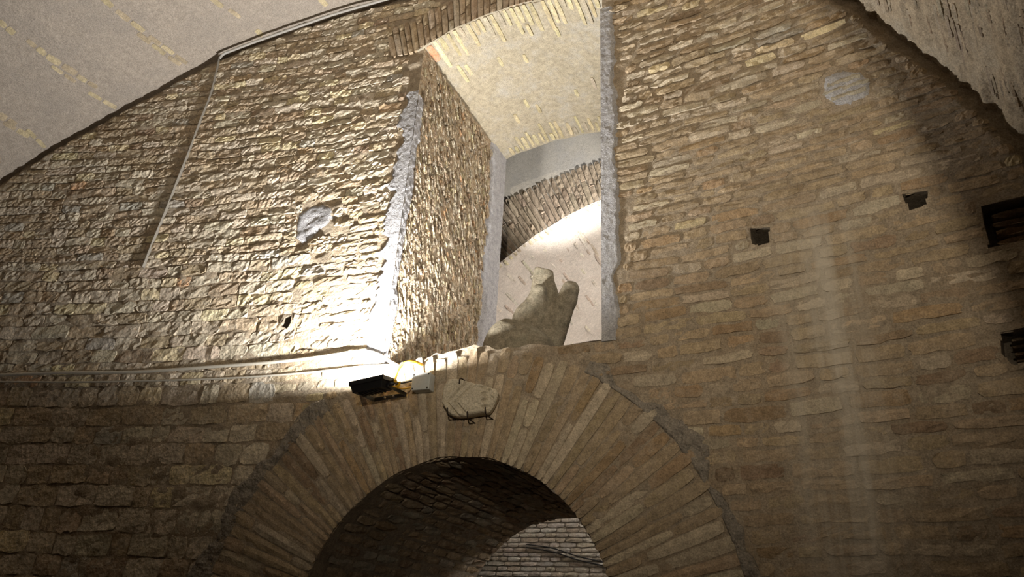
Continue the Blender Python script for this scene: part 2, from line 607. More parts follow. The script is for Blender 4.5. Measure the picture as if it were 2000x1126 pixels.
# ---------------------------------------------------------------- wall_front: bricks and stones, course by course
PATCH_R = px_quad([(1608, 152), (1640, 137), (1680, 140), (1702, 160), (1700, 186), (1668, 204), (1630, 208), (1604, 188)])
PATCH_L = px_quad([(583, 420), (600, 405), (625, 400), (650, 405), (652, 425), (640, 440), (622, 448), (608, 462), (590, 474), (578, 462), (581, 440)])


def blocked(u0, u1, z0, z1):
    """does the brick touch an opening, ring, patch, or the vault"""
    uu = np.linspace(u0, u1, 5); zz = np.linspace(z0, z1, 3)
    a, b = np.meshgrid(uu, zz)
    if ((a > WX0 - 0.07 - 0.05 * abs(np.sin(b * 7))) & (a < WX1 + 0.08 + 0.05 * np.sin(b * 5)) & (b > SILL + 0.01) & (b < arc_low(a))).any(): return True
    if ((abs(a + 1.906) < 1.13) & (b > arc_low(a) - 0.02) & (b < arc_low(a) + 0.40)).any(): return True
    if (np.hypot(a - RC[0], b - RC[1]) < R_OUT + 0.015).any(): return True
    if (np.hypot(a - VC[0], b - VC[1]) > vault_r(np.arctan2(b - VC[1], a - VC[0])) - 0.05).any(): return True
    for hq in HOLES + [PATCH_R, PATCH_L]:
        if in_poly(hq, a, b).any(): return True
    return False


def split_free(u0, u1, z0, z1):
    """trim a brick at an opening; returns the free stretch or None"""
    if not blocked(u0, u1, z0, z1): return (u0, u1)
    n = 6
    e = np.linspace(u0, u1, n + 1)
    ok = [not blocked(e[i], e[i + 1], z0, z1) for i in range(n)]
    best = None; i = 0
    while i < n:
        if ok[i]:
            j = i
            while j < n and ok[j]: j += 1
            if best is None or j - i > best[1] - best[0]: best = (i, j)
            i = j
        else: i += 1
    if best is None or e[best[1]] - e[best[0]] < 0.045: return None
    return (e[best[0]], e[best[1]])


bricks, stones = [], []


def run_courses(ua, ub, zlist, kind):
    for (z0, z1) in zlist:
        u = ua + RNG.uniform(-0.25, 0)
        while u < ub:
            zm = (z0 + z1) / 2
            rz = float(rough_zone(np.array(u + 0.1), np.array(zm)))
            if kind == 'stone':
                wd = RNG.uniform(0.10, 0.26) * (1.25 if z1 - z0 > 0.1 else 1.0)
                gap = RNG.uniform(0.004, 0.012)
            else:
                wd = RNG.choice([RNG.uniform(0.10, 0.17), RNG.uniform(0.19, 0.30)], p=[0.35, 0.65])
                gap = RNG.uniform(0.015, 0.04)
            isr = rz > 0.9
            want = (isr and kind == 'stone') or (not isr and kind == 'brick')
            if want:
                fr = split_free(u, u + wd, z0, z1)
                if fr is not None:
                    (stones if kind == 'stone' else bricks).append((fr[0], fr[1], z0, z1, rz))
            u += wd + gap


def courses(z0, z1, hfun, jfun):
    out = []; z = z0
    while z < z1:
        h = hfun(z) * RNG.uniform(0.86, 1.14)
        j = jfun()
        out.append((z + j / 2, z + h - j / 2)); z += h
    return out


run_courses(-7.7, -2.5, courses(1.3, 7.05, lambda z: 0.15 if 1.9 < z < 3.15 else (0.105 if z < 4.3 else 0.080), lambda: RNG.uniform(0.006, 0.014)), 'stone')
cz = courses(1.3, 7.05, lambda z: 0.079 if z < 3.3 else 0.068, lambda: RNG.uniform(0.012, 0.026))
run_courses(-3.9, 1.72, cz, 'brick')


def px_size(b):
    P = W(np.array([b[0], b[1], b[0], b[1]]), np.array([b[2], b[2], b[3], b[3]]))
    x, y = project(P)
    if x.max() < 0 or x.min() > 2000 or y.max() < 0 or y.min() > 1126: return 0.0
    return (x.max() - x.min()) * (y.max() - y.min())


def make_wall_pieces(lst, name, mat, stuffname, kind):
    order = sorted(range(len(lst)), key=lambda i: -px_size(lst[i]))
    top = set(order[:300])
    st = Stuff()
    for i, b in enumerate(lst):
        u0, u1, z0, z1, rz = b
        zm = (z0 + z1) / 2
        near = (u1 > -3.6 and u0 < -2.6)
        if kind == 'stone':
            big = z1 - z0 > 0.095
            col = tone([TAN, OCH, BRN, PALE, YEL, ORG, GRY], [38, 1.2, 2, 46, 6, 0.25, 2.5], 0.05) * np.array((1.26, 1.29, 1.34))
            kw = dict(proud=RNG.uniform(0.001, 0.010), rough=0.0034, jit=0.006, back=0.05, rnd=0.10, tilt=RNG.normal(0, 0.0035))
            nx, nz = (5, 3) if i in top else (max(4, int((u1 - u0) / 0.022)), 4)
            if i not in top: kw['jit'] = 0.0035
        elif rz > 0.3:
            col = tone([TAN, OCH, BRN, PALE, YEL, ORG, GRY], [45, 6, 7, 32, 5, 0.8, 5], 0.10)
            kw = dict(proud=RNG.uniform(0.002, 0.014), rough=0.0045, jit=0.0045, back=0.04, rnd=0.2, tilt=RNG.normal(0, 0.003))
            nx, nz = (5, 2) if i in top else (max(4, int((u1 - u0) / 0.025)), 3)
        else:
            if near:
                col = tone([TAN, OCH, PALE, YEL], [20, 2, 45, 32], 0.06)
            elif zm < 3.4:
                col = tone([TAN, OCH, BRN, PALE], [58, 10, 13, 19], 0.09)
            else:
                col = tone([TAN, OCH, BRN, PALE, YEL], [60, 9, 4, 25, 2], 0.08)
            kw = dict(proud=RNG.uniform(0.001, 0.010), rough=0.0020, jit=0.0046, back=0.03, rnd=0.16, tilt=RNG.normal(0, 0.0015))
            nx, nz = (6, 3) if i not in top else (5, 3)
        off = lambda S, T, H: W(S, T + 0.006 * np.sin(S * 7 + zm * 9), H + bed_h(S, T) * 0.6)
        P, f = piece(off, u0, u1, z0, z1, nx, nz, **kw)
        if i in top: single(name, P, f, col, mat, wall)
        else: st.add(P, f, col)
    st.build(stuffname, mat, wall)


make_wall_pieces(stones, 'stone', M['stone'], 'small_stones', 'stone')
make_wall_pieces(bricks, 'brick', M['brick'], 'small_bricks', 'brick')

# holes left by scaffold beams and the two broken recesses at the right edge
for k, (hq, dp) in enumerate(zip(HOLES, HOLE_DEPTH)):
    n = len(hq); c = hq.mean(0)
    lv = []
    rad = np.linalg.norm(hq - c, axis=1)[:, None]
    for off, h in ((0.034, -0.004), (0.026, 0.003), (0.0, 0.005), (-0.004, -0.03), (-0.012, -dp)):
        q = c + (hq - c) * (1 + off / rad)
        lv.append(W(q[:, 0], q[:, 1], h + (bed_h(q[:, 0], q[:, 1]) if h > -0.01 else 0)))
    vv = np.concatenate(lv)
    ff = [[L * n + i, L * n + (i + 1) % n, (L + 1) * n + (i + 1) % n, (L + 1) * n + i] for L in range(4) for i in range(n)]
    ff.append([4 * n + i for i in range(n)])
    o = link('beam_hole' if k < 3 else 'broken_recess', mesh_from('hole', vv, ff), M['mortar'], wall)
    o.data.materials.append(M['soot_shade'])  # shade inside the hole put into the colour
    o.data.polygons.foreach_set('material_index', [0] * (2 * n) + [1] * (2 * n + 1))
    if k >= 3:
        z0, z1 = hq[:, 1].min(), hq[:, 1].max()
        zz = np.linspace(z0 + 0.02, z1 - 0.02, 5)
        for j in range(4):
            P, f = piece(W, hq[:, 0].min() + 0.05, hq[:, 0].max(), zz[j] + 0.008, zz[j + 1] - 0.012, 4, 2, proud=-dp + 0.05, rough=0.004, back=dp)
            single('brick', P, f, tone([BRN, TAN, OCH], [5, 3, 2]), M['brick'], wall)


# cement patches
def patch(name, poly, h, mat):
    c = poly.mean(0)
    rr = np.linspace(0, 1.0, 12)
    m = 48
    an = np.linspace(0, 1, m, endpoint=False) * len(poly)
    i = an.astype(int); t = (an - i)[:, None]
    ring = poly[i] * (1 - t) + poly[(i + 1) % len(poly)] * t
    ring = c + (ring - c) * (1 + 0.03 * RNG.normal(0, 1, (m, 1)))
    G = c + (ring[None] - c) * rr[:, None, None]
    G = np.concatenate([G, G[:, :1]], 1)
    u, z = G[..., 0], G[..., 1]
    hh = h * (1 - rr[:, None] ** 6 * 1.5) + 0.0022 * fbm(u * 40, z * 40, 3.0, 4) + bed_h(u, z) * 0.5
    return link(name, grid_mesh(name, W(u, z, hh)), mat, wall)


o = patch('cement_patch', PATCH_R, 0.012, M['grey']); o['label'] = 'round grey cement repair patch'
c = PATCH_R.mean(0)
for j, (dz, x0, x1) in enumerate(((0.055, -0.10, 0.09), (0.0, -0.13, 0.12), (-0.055, -0.10, 0.10))):
    P, f = piece(W, c[0] + x0, c[0] + x1, c[1] + dz - 0.018, c[1] + dz + 0.018, 5, 2, proud=0.018, rough=0.002, back=0.02)
    single('brick', P, f, np.array((0.42, 0.38, 0.30)), M['brick'], wall)
o = patch('cement_patch', PATCH_L, 0.005, M['grey']); o['label'] = 'ragged grey cement repair patch'

# ---------------------------------------------------------------- door_1: brick arch and passage
th = np.linspace(-0.35, math.pi + 0.35, 120)
yy = np.linspace(3.97, DOOR_BACK, 70)
TH, YY = np.meshgrid(th, yy)


def D(t, y, h=0.0):
    """passage surface: half barrel on straight jambs"""
    t = np.asarray(t, float)
    r = R_IN - h
    x = RC[0] - r * np.cos(np.clip(t, 0, math.pi)); z = RC[1] + r * np.sin(np.clip(t, 0, math.pi))
    z = z + np.minimum(t, 0) * 4.8 + np.minimum(math.pi - t, 0) * 4.8
    return np.stack([x, y + 0 * t, z], -1)


door = link('door_1', grid_mesh('door_1', D(TH, YY, 0.010 * fbm(TH * 8, YY * 7, 2.0, 4))), M['soot_shade'])
tag(door, 'wide brick arched doorway with a dark vaulted passage behind', 'doorway', kind='structure')
st = Stuff()
a = 0.02
while a < math.pi - 0.02:
    da = 0.075
    y = 4.03 + RNG.uniform(0, 0.1)
    while y < DOOR_BACK - 0.05:
        L = RNG.uniform(0.16, 0.3)
        P, f = piece(lambda S, T, H: D(S, T, H), a + 0.01, a + da - 0.01, y, min(y + L - 0.02, DOOR_BACK), 2, 3, proud=RNG.uniform(0.004, 0.016), rough=0.004, jit=0.003, back=0.02)
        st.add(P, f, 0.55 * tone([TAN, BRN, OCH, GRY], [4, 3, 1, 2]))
        y += L
    a += da
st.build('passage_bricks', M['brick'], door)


def RING(S, T, H):
    """arch face: S angle from the left springing, T radius, H out of the wall"""
    return W(RC[0] - T * np.cos(S), RC[1] + T * np.sin(S), H)


def ring_bed(name, r0, r1, h, amp, mat, parent, n=260, m=26, t0=-0.12, t1=math.pi + 0.12, scale=22):
    S, T = np.meshgrid(np.linspace(t0, t1, n), np.linspace(0, 1, m))
    jo = 1 + 0.03 * fbm(S * 9, 0.0, 9.0, 3)
    R = r0 + (r1 * jo - r0) * T
    P0 = RING(S, R, np.zeros_like(S))
    edge = np.clip((1 - T) * 5, 0, 1) * np.clip(T * 8 + 0.2, 0, 1)
    H = h * edge + amp * fbm(P0[..., 0] * scale, P0[..., 2] * scale, 1.0, 5) - 0.012 * (1 - edge)
    return link(name, grid_mesh(name, RING(S, R, H)), mat, parent)


ring_bed('ring_mortar', R_IN - 0.0, R_OUT + 0.02, 0.005, 0.003, M['mortar'], door, m=40)
o = ring_bed('mortar_band', R_OUT - 0.03, R_OUT + 0.095, 0.016, 0.011, M['coarse'], door, n=340, m=16, t0=-0.1, t1=math.pi * 0.30)
o['label'] = 'coarse grey mortar along the outer curve'
o = ring_bed('mortar_band', R_OUT - 0.03, R_OUT + 0.075, 0.014, 0.010, M['coarse'], door, n=340, m=16, t0=math.pi * 0.66, t1=math.pi + 0.1)
o['label'] = 'coarse grey mortar along the outer curve'
a = -0.10
while a < math.pi + 0.10:
    da = RNG.uniform(0.040, 0.052)
    cuts = [R_IN - 0.006]
    nseg = RNG.choice([1, 2, 2, 3])
    if nseg > 1:
        cuts += list(np.sort(RNG.uniform(R_IN + 0.15, R_OUT - 0.15, nseg - 1)))
    cuts.append(R_OUT + RNG.uniform(-0.04, 0.03))
    lean = RNG.normal(0, 0.004)
    for i in range(len(cuts) - 1):
        if cuts[i + 1] - cuts[i] < 0.07: continue
        pr = RNG.uniform(0.008, 0.018)
        P, f = piece(lambda S, T, H: RING(S + lean * (T - 1.3), T, H), a + 0.0022, a + da - 0.003, cuts[i] + 0.003, cuts[i + 1] - 0.005, 2, 6,
                     proud=pr, rough=0.0022, jit=0.0013, back=0.03 if i else 0.05, rnd=0.3)
        # the innermost brick also shows its underside in the passage
        single('brick', P, f, tone([TAN, OCH, BRN, PALE], [60, 5, 6, 29], 0.07), M['brick'], door)
    a += da

# ---------------------------------------------------------------- window_1: deep arched recess
jy = np.linspace(0, 1, 90); jz = np.linspace(SILL - 0.12, 6.32, 190)
JY, JZ = np.meshgrid(jy, jz)
Y0 = float(wall_y(WX0)) - 0.0


def J(t, z, h=0.0):
    """left jamb of the recess: t depth in metres behind the wall face, h out into the opening"""
    return np.stack([WX0 + h + 0 * t, Y0 + t, z + 0 * t], -1)


DEP = WIN_BACK - Y0
jn = fbm(JY * DEP * 13, JZ * 9, 5.0, 5)
fade = np.clip((1 - JY) * 7, 0.12, 1) * np.clip(JY * 12, 0.1, 1)
P = J(JY * DEP, JZ, jn * 0.012 * fade)
rt = 1.25 * np.array([TAN, BRN, PALE, TAN])[(np.abs(fbm(JY * 30, JZ * 20, 8.0, 3)) * 4).astype(int) % 4]
win = link('window_1', grid_mesh('window_1', P, tone=rt, smooth=False), M['rubble'])
tag(win, 'deep arched window recess with a rubble jamb above the doorway', 'window', kind='structure')
# rubble chips set in the jamb, the larger ones singly
chips = []
for k in range(2200):
    t = RNG.uniform(0.06, DEP - 0.32); zz = RNG.uniform(SILL - 0.05, 6.2)
    L = RNG.uniform(0.025, 0.10); hgt = RNG.uniform(0.010, 0.024)
    chips.append((t, zz, L, hgt, RNG.normal(1.25, 0.2)))
order = sorted(range(len(chips)), key=lambda i: -chips[i][2] * chips[i][3])
top = set(order[:240]); st = Stuff()
for i, (t, zz, L, hgt, an) in enumerate(chips):
    ca, sa = math.cos(an), math.sin(an)
    F = lambda S, T, H: J(t + S * ca + T * sa, zz - S * sa + T * ca, H + 0.004)
    P, f = piece(F, -L / 2, L / 2, -hgt / 2, hgt / 2, 3, 2, proud=RNG.uniform(0.003, 0.015), rough=0.003, jit=0.003, back=0.03)
    col = tone([TAN, BRN, PALE, OCH, ORG, YEL], [26, 14, 42, 6, 3, 10], 0.2) * np.array((1.22, 1.26, 1.32))
    if i in top: single('stone', P, f, col, M['rubble'], win)
    else: st.add(P, f, col)
st.build('rubble_chips', M['rubble'], win)


def SOF(u, t, h=0.0):
    """underside of the recess arch: t is 0 at the wall face and 1 at the back"""
    u = np.asarray(u, float)
    z = arc_z(u) + t * (0.07 * ((u + 1.906) / 0.8) ** 2 - 0.03) - h
    return np.stack([u, wall_y(u) - 0.012 + t * (WIN_BACK - wall_y(u) + 0.012), z], -1)


SU, STT = np.meshgrid(np.linspace(WX0 - 0.06, WX1 + 0.05, 110), np.linspace(0, 1, 110))
link('soffit', grid_mesh('soffit', SOF(SU, STT, 0.008 * fbm(SU * 7, STT * 11, 3.0, 5))), M['soffit'], win)['label'] = 'pale mortar underside of the recess arch'
UR = np.linspace(0, 1, 40); ZR = np.linspace(SILL - 0.1, 6.3, 90)
a, b = np.meshgrid(UR, ZR)
yr0 = float(wall_y(WX1))
link('jamb', grid_mesh('jamb', np.stack([WX1 - 0.012 * fbm(a * 9, b * 6, 7.0, 4), yr0 + a * (WIN_BACK - yr0), b], -1)), M['grey'], win)
a, b = np.meshgrid(np.linspace(WX0 - 0.03, WX1 + 0.03, 60), np.linspace(0, 1, 60))
link('sill', grid_mesh('sill', np.stack([a, wall_y(a) + 0.01 + b * (WIN_BACK - wall_y(a) - 0.01), SILL - 0.012 + 0.008 * fbm(a * 8, b * 14, 6.0, 4)], -1)), M['mortar'], win)
a, b = np.meshgrid(np.linspace(WX0, WX1, 60), np.linspace(2.75, SILL, 12))
link('back_face', grid_mesh('back_face', np.stack([a, WIN_BACK + 0 * a, b], -1)), M['mortar'], win)

# yellow bricks showing through the mortar of the soffit
def soffit_brick(u, t0, t1, wd, col=None):
    F = lambda S, T, H: SOF(u + S, T, H)
    P, f = piece(F, -wd / 2, wd / 2, t0, t1, 2, 3, proud=0.012, rough=0.0015, jit=0.0018, back=0.01, rnd=0.2)
    P2 = P
    single('brick', P2, f, col if col is not None else tone([(0.50, 0.42, 0.25), (0.54, 0.46, 0.28), (0.44, 0.38, 0.28)], [5, 5, 2], 0.06), M['brick'], win)


u = WX0 + 0.09
while u < WX1 - 0.02:
    if RNG.random() < 0.9:
        soffit_brick(u, 0.004, RNG.uniform(0.06, 0.2), RNG.uniform(0.028, 0.042))
    u += RNG.uniform(0.05, 0.068)
u = WX0 + 0.12
while u < WX1 - 0.02:
    soffit_brick(u, RNG.uniform(0.80, 0.93), 0.985, RNG.uniform(0.026, 0.04))
    u += RNG.uniform(0.045, 0.062)
for (u, t0, t1) in ((-2.56, 0.20, 0.33), (-2.50, 0.22, 0.30), (-2.22, 0.26, 0.33), (-2.0, 0.3, 0.36), (-1.62, 0.18, 0.24), (-1.5, 0.55, 0.64), (-1.7, 0.62, 0.68),
                    (-2.2, 0.60, 0.67), (-2.12, 0.66, 0.74), (-1.4, 0.72, 0.8), (-1.85, 0.12, 0.2), (-2.36, 0.68, 0.76)):
    soffit_brick(u, t0, t1, 0.032)
soffit_brick(WX0 + 0.035, 0.01, 0.12, 0.055, np.array((0.62, 0.30, 0.17)))


# grey cement edges of the recess
def edge_strip(name, F, s0, s1fun, z0, z1, n, m, h, amp, mat, parent, lab):
    T, Zg = np.meshgrid(np.linspace(0, 1, m), np.linspace(z0, z1, n))
    S = s0 + (s1fun(Zg) - s0) * T
    e = np.clip((1 - T) * 4, 0, 1)
    H = h * e - 0.014 * (1 - e) + amp * fbm(S * 40, Zg * 40, 2.5, 4)
    o = link(name, grid_mesh(name, F(S, Zg, H)), mat, parent)
    o['label'] = lab
    return o


edge_strip('cement_edge', lambda S, Zg, H: W(S, Zg, H), WX0 + 0.012, lambda z: WX0 - 0.12 - 0.045 * fbm(z * 12, 0.0, 1.0, 4) - 0.07 * np.clip((4.3 - z), 0, 1) ** 1.0,
           SILL - 0.05, 5.75, 300, 30, 0.013, 0.0022, M['grey'], win, 'whitish cement on the left corner')
edge_strip('cement_edge', lambda S, Zg, H: W(S, Zg, H), WX1 - 0.02, lambda z: WX1 + 0.10 + 0.022 * fbm(z * 9, 0.0, 3.0, 4),
           SILL - 0.03, 6.1, 260, 22, 0.011, 0.003, M['grey'], win, 'grey cement on the right corner')
edge_strip('cement_edge', lambda S, Zg, H: J(S, Zg, H), DEP, lambda z: DEP - 0.34 - 0.05 * fbm(z * 4, 0.0, 6.0, 3),
           SILL - 0.05, 6.3, 200, 22, 0.026, 0.004, M['grey'], win, 'pale cement on the far corner')
edge_strip('cement_edge', lambda S, Zg, H: J(S, Zg, H), -0.02, lambda z: 0.09 + 0.03 * fbm(z * 6, 0.0, 9.0, 3),
           SILL - 0.02, 5.7, 200, 12, 0.022, 0.006, M['grey'], win, 'whitish cement inside the left corner')

# shallow brick ring over the recess
def WR(S, T, H):
    return W(-1.906 + S * (1 + 0.10 * (T / 0.38)), arc_low(-1.906 + S) + T, H)


s = -1.10
while s < 1.10:
    ds = RNG.uniform(0.048, 0.060)
    cuts = [0.0] + ([RNG.uniform(0.1, 0.3)] if RNG.random() < 0.75 else []) + [0.38 + RNG.uniform(-0.02, 0.02)]
    for i in range(len(cuts) - 1):
        P, f = piece(WR, s + 0.003, s + ds - 0.004, cuts[i] + 0.003, cuts[i + 1] - 0.004, 2, 4, proud=RNG.uniform(0.020, 0.028), rough=0.0015, jit=0.0015, back=0.03, rnd=0.2)
        single('brick', P, f, tone([TAN, (0.36, 0.27, 0.18), PALE], [5, 4, 1], 0.07), M['brick'], win)
    s += ds

# ---------------------------------------------------------------- ceiling: barrel vault over the hall
TH, YV = np.meshgrid(np.concatenate([np.linspace(-0.02, 1.0, 330), np.linspace(1.0, math.pi + 0.02, 230)[1:]]), np.concatenate([np.linspace(-5.0, 1.5, 60), np.linspace(1.5, 4.12, 190)[1:]]))
(_ta, _ya), (_tb, _yb) = on_vault(1850, 50), on_vault(1862, 100)
_dx, _dy = (_tb - _ta) * 4.5, _yb - _ya
_dl = math.hypot(_dx, _dy); _dx /= _dl; _dy /= _dl


def vault_h(t, y):
    al = t * 4.5 * _dx + y * _dy; ac = -t * 4.5 * _dy + y * _dx      # along and across the board marks
    k = np.clip((1.0 - t) * 6, 0, 1)
    return k * (0.019 * fbm(al * 2.5, ac * 26, 1.0, 4) + 0.005 * fbm(np.cos(t) * 30, y * 7, np.sin(t) * 30, 3)) \
        + (1 - k) * 0.006 * fbm(np.cos(t) * 20, y * 4, np.sin(t) * 20, 5)


hv = vault_h(TH, YV)
ceil = link('ceiling', grid_mesh('ceiling', V(TH, YV, hv)), M['vault'])
ceil.data.materials.append(M['vault_tan'])
_n = len(ceil.data.polygons); _c = np.empty(_n * 3, np.float32)
ceil.data.polygons.foreach_get('center', _c)
ceil.data.polygons.foreach_set('material_index', (_c.reshape(-1, 3)[:, 0] > -1.0).astype(np.int32))     # the right haunch is bare board-marked concrete
tag(ceil, 'long concrete barrel vault with board marks arching over the hall', 'ceiling', kind='structure')


def vault_brick(p0, p1, wd, col, proud=0.005):
    (t0, y0), (t1, y1) = on_vault(*p0), on_vault(*p1)
    A, B = V(np.array(t0), np.array(y0)), V(np.array(t1), np.array(y1))
    nrm = np.array([VC[0] - A[0], 0, VC[1] - A[2]])
    F, L = plane_frame(A, B, nrm)
    tm, ym = (t0 + t1) / 2, (y0 + y1) / 2
    lift = float(vault_h(np.array(tm), np.array(ym))) + float((1 - np.cos((t1 - t0) / 2)) * 4.5)
    P, f = piece(F, 0, L, -wd / 2, wd / 2, 4, 2, proud=proud + lift, rough=0.001, jit=0.0016, back=0.03, rnd=0.15)
    single('brick', P, f, col, M['brick'], ceil)


VY = ((0.54, 0.45, 0.28), (0.48, 0.40, 0.25), (0.43, 0.35, 0.24))
for (a, b, n, w_) in (((196, -8), (222, 16), 1, .05), ((226, 20), (284, 64), 2, .06), ((268, 64), (325, 108), 2, .05), ((290, 70), (368, 126), 3, .04), ((328, 110), (356, 128), 1, .05),
                      ((-4, 40), (30, 68), 2, .05), ((52, 78), (92, 108), 2, .05), ((90, 108), (152, 146), 2, .055), ((100, 128), (150, 162), 2, .04), ((150, 148), (192, 172), 2, .045),
                      ((-4, 222), (32, 246), 2, .06), ((6, 238), (60, 268), 2, .05), ((52, 252), (90, 290), 2, .04), ((412, -4), (438, 16), 1, .05), ((446, 18), (472, 36), 1, .05), ((500, 58), (514, 72), 1, .06),
                      ((622, -6), (640, 14), 1, .06), ((172, 180), (230, 212), 2, .04)):
    for k in range(n):
        q0 = (a[0] + (b[0] - a[0]) * (k + 0.03) / n, a[1] + (b[1] - a[1]) * (k + 0.03) / n)
        q1 = (a[0] + (b[0] - a[0]) * (k + 0.90) / n, a[1] + (b[1] - a[1]) * (k + 0.90) / n)
        vault_brick(q0, q1, w_ * RNG.uniform(0.8, 1.1), np.array(VY[RNG.integers(3)]) * RNG.uniform(0.9, 1.1))
for k in range(150):
    x = RNG.uniform(1700, 2040); y = RNG.uniform(-60, 250)
    L = RNG.uniform(22, 60)
    t0, _y = on_vault(x, y)
    if _y > float(wall_y(V(np.array(t0), np.array(0.))[0])) - 0.03: continue
    t1, _y1 = on_vault(x + 0.24 * L, y + L)
    if _y1 > float(wall_y(V(np.array(t1), np.array(0.))[0])) - 0.03: continue
    vault_brick((x, y), (x + 0.24 * L, y + L), RNG.uniform(0.012, 0.03), tone([(0.38, 0.31, 0.23), (0.42, 0.35, 0.26), (0.34, 0.26, 0.18)], [4, 4, 3], 0.06), proud=RNG.uniform(0.001, 0.005))

# cross rib of the vault and its piers, just behind the camera; the hall spotlight shines through it
RIB_R, RY0, RY1 = 3.62, -1.0, -0.54
prof = [(VC[0] + RIB_R, 0.0)] + [(VC[0] + RIB_R * math.cos(t), VC[1] + RIB_R * math.sin(t)) for t in np.linspace(0, math.pi, 90)] + [(VC[0] - RIB_R, 0.0)]
outer = [(VC[0] + 4.7, 0.0)] + [(VC[0] + 4.7 * math.cos(t), VC[1] + 4.7 * math.sin(t)) for t in np.linspace(0, math.pi, 90)] + [(VC[0] - 4.7, 0.0)]
rows = [[(x, RY1, z) for x, z in outer], [(x, RY1, z) for x, z in prof], [(x, RY0, z) for x, z in prof], [(x, RY0, z) for x, z in outer]]
rib = link('trim_1', grid_mesh('trim_1', np.array(rows, float), smooth=False), M['mortar'])
tag(rib, 'broad masonry cross rib carrying the hall vault on two piers', 'arch', kind='structure')

# side walls and floor of the hall
for nm, th_ in (('wall_left', math.pi + 0.02), ('wall_right', -0.02)):
    x = float(V(np.array(th_), np.array(0.0))[0])
    zt = float(V(np.array(th_), np.array(0.0))[2])
    a, b = np.meshgrid(np.linspace(-5, 4.1, 60), np.linspace(0, zt, 20))
    o = link(nm, grid_mesh(nm, np.stack([x + 0.01 * fbm(a * 4, b * 6, 1.0, 3), a, b], -1)), M['mortar'])
    tag(o, 'plain lower side wall carrying the vault on the %s' % nm.split('_')[1], 'wall', kind='structure')
a, b = np.meshgrid(np.linspace(-8.5, 4.0, 40), np.linspace(-5, 11.0, 50))
o = link('floor', grid_mesh('floor', np.stack([a, b, 0 * a], -1)), M['floor'])
tag(o, 'dark stone floor running from the hall into the rooms beyond', 'floor', kind='structure')

# ---------------------------------------------------------------- the room beyond
BC, BR, BY = (-1.10, 3.14), 3.395, 7.0


def BACK(t, r, h=0.0):
    """cross wall beyond: t angle from the left, r radius round the arch centre, h towards the hall"""
    return np.stack([BC[0] - r * np.cos(t), BY - h + 0 * t, BC[1] + r * np.sin(t)], -1)


t, r = np.meshgrid(np.linspace(-0.05, math.pi + 0.05, 120), np.linspace(BR, 7.2, 40))
wb = link('wall_back', grid_mesh('wall_back', BACK(t, r, 0.006 * fbm(t * 20, r * 4, 2.0, 4))), M['fascia'])
tag(wb, 'smooth plastered cross wall with a wide brick arch seen through the window', 'wall', kind='structure')


def ring_top(t):
    x = BC[0] - np.cos(t) * 4.1
    zt = 1.99 + np.sqrt(np.maximum(5.02 ** 2 - (x + 1.34) ** 2, 1.0))
    return np.clip(np.hypot(x - BC[0], zt - BC[1]), BR + 0.45, BR + 0.95)


t = math.radians(28)
while t < math.radians(120):
    dt = RNG.uniform(0.0165, 0.021)
    rt_ = float(ring_top(t))
    cuts = [BR] + sorted(RNG.uniform(BR + 0.15, rt_ - 0.15, RNG.choice([1, 2])).tolist()) + [rt_ + RNG.uniform(-0.015, 0.015)]
    for i in range(len(cuts) - 1):
        P, f = piece(BACK, t + 0.0012, t + dt - 0.0014, cuts[i] + 0.004, cuts[i + 1] - 0.006, 2, 4, proud=RNG.uniform(0.018, 0.034), rough=0.004, jit=0.0012, back=0.03, rnd=0.2)
        single('brick', P, f, tone([(0.34, 0.27, 0.20), (0.40, 0.32, 0.24), (0.30, 0.23, 0.17)], [4, 4, 2], 0.06), M['brick'], wb)
    t += dt


def BS(t, y, h=0.0):
    r = BR - h
    return np.stack([BC[0] - r * np.cos(t), y + 0 * t, BC[1] + r * np.sin(t)], -1)


t, y = np.meshgrid(np.linspace(-0.05, math.pi + 0.05, 160), np.linspace(BY - 0.01, 10.3, 90))
c2 = link('ceiling', grid_mesh('ceiling_back', BS(t, y, 0.008 * fbm(t * 22, y * 5, 4.0, 5))), M['pale'])
tag(c2, 'pale brightly lit vault of the room seen through the window', 'ceiling', kind='structure')
t = math.radians(30)
while t < math.radians(120):
    P, f = piece(BS, t, t + 0.012, BY + 0.0, BY + RNG.uniform(0.05, 0.16), 2, 2, proud=0.012, rough=0.002, jit=0.001, back=0.01)
    single('brick', P, f, tone([(0.68, 0.60, 0.42), PALE], [3, 1], 0.06), M['brick'], c2)
    t += RNG.uniform(0.017, 0.026)
for k in range(180):
    t = RNG.uniform(math.radians(32), math.radians(100)); y = RNG.uniform(7.2, 10.0)
    P, f = piece(BS, t, t + 0.011, y, y + RNG.uniform(0.10, 0.4), 2, 2, proud=0.004, rough=0.001, jit=0.0006, back=0.02)
    single('brick', P, f, tone([(0.68, 0.62, 0.54), (0.52, 0.43, 0.36), (0.70, 0.64, 0.52)], [3, 2, 2], 0.05), M['brick'], c2)

a, b = np.meshgrid(np.linspace(-8, 5, 90), np.linspace(0, 7, 60))
FY = 10.2
wf = link('wall_far', grid_mesh('wall_far', np.stack([a, FY + 0.01 * fbm(a * 5, b * 5, 2.0, 3), b], -1)), M['farwall'])
tag(wf, 'grey lit brick wall of the far room seen through the doorway', 'wall', kind='structure')
st = Stuff(); cand = []
zz = 2.3
while zz < 4.7:
    x = -5.4 + RNG.uniform(0, 0.2)
    hh = RNG.uniform(0.058, 0.070)
    while x < 0.2:
        L = RNG.uniform(0.14, 0.28)
        cand.append((x, x + L - 0.016, zz + 0.006, zz + hh - 0.006)); x += L
    zz += hh
FW = lambda S, T, H: np.stack([S, FY - 0.012 - H, T], -1)
vis = []
for q in cand:
    px_, py_ = project(np.array([(q[0] + q[1]) / 2, FY, (q[2] + q[3]) / 2]))
    vis.append(900 < px_ < 1195 and 990 < py_ < 1130)
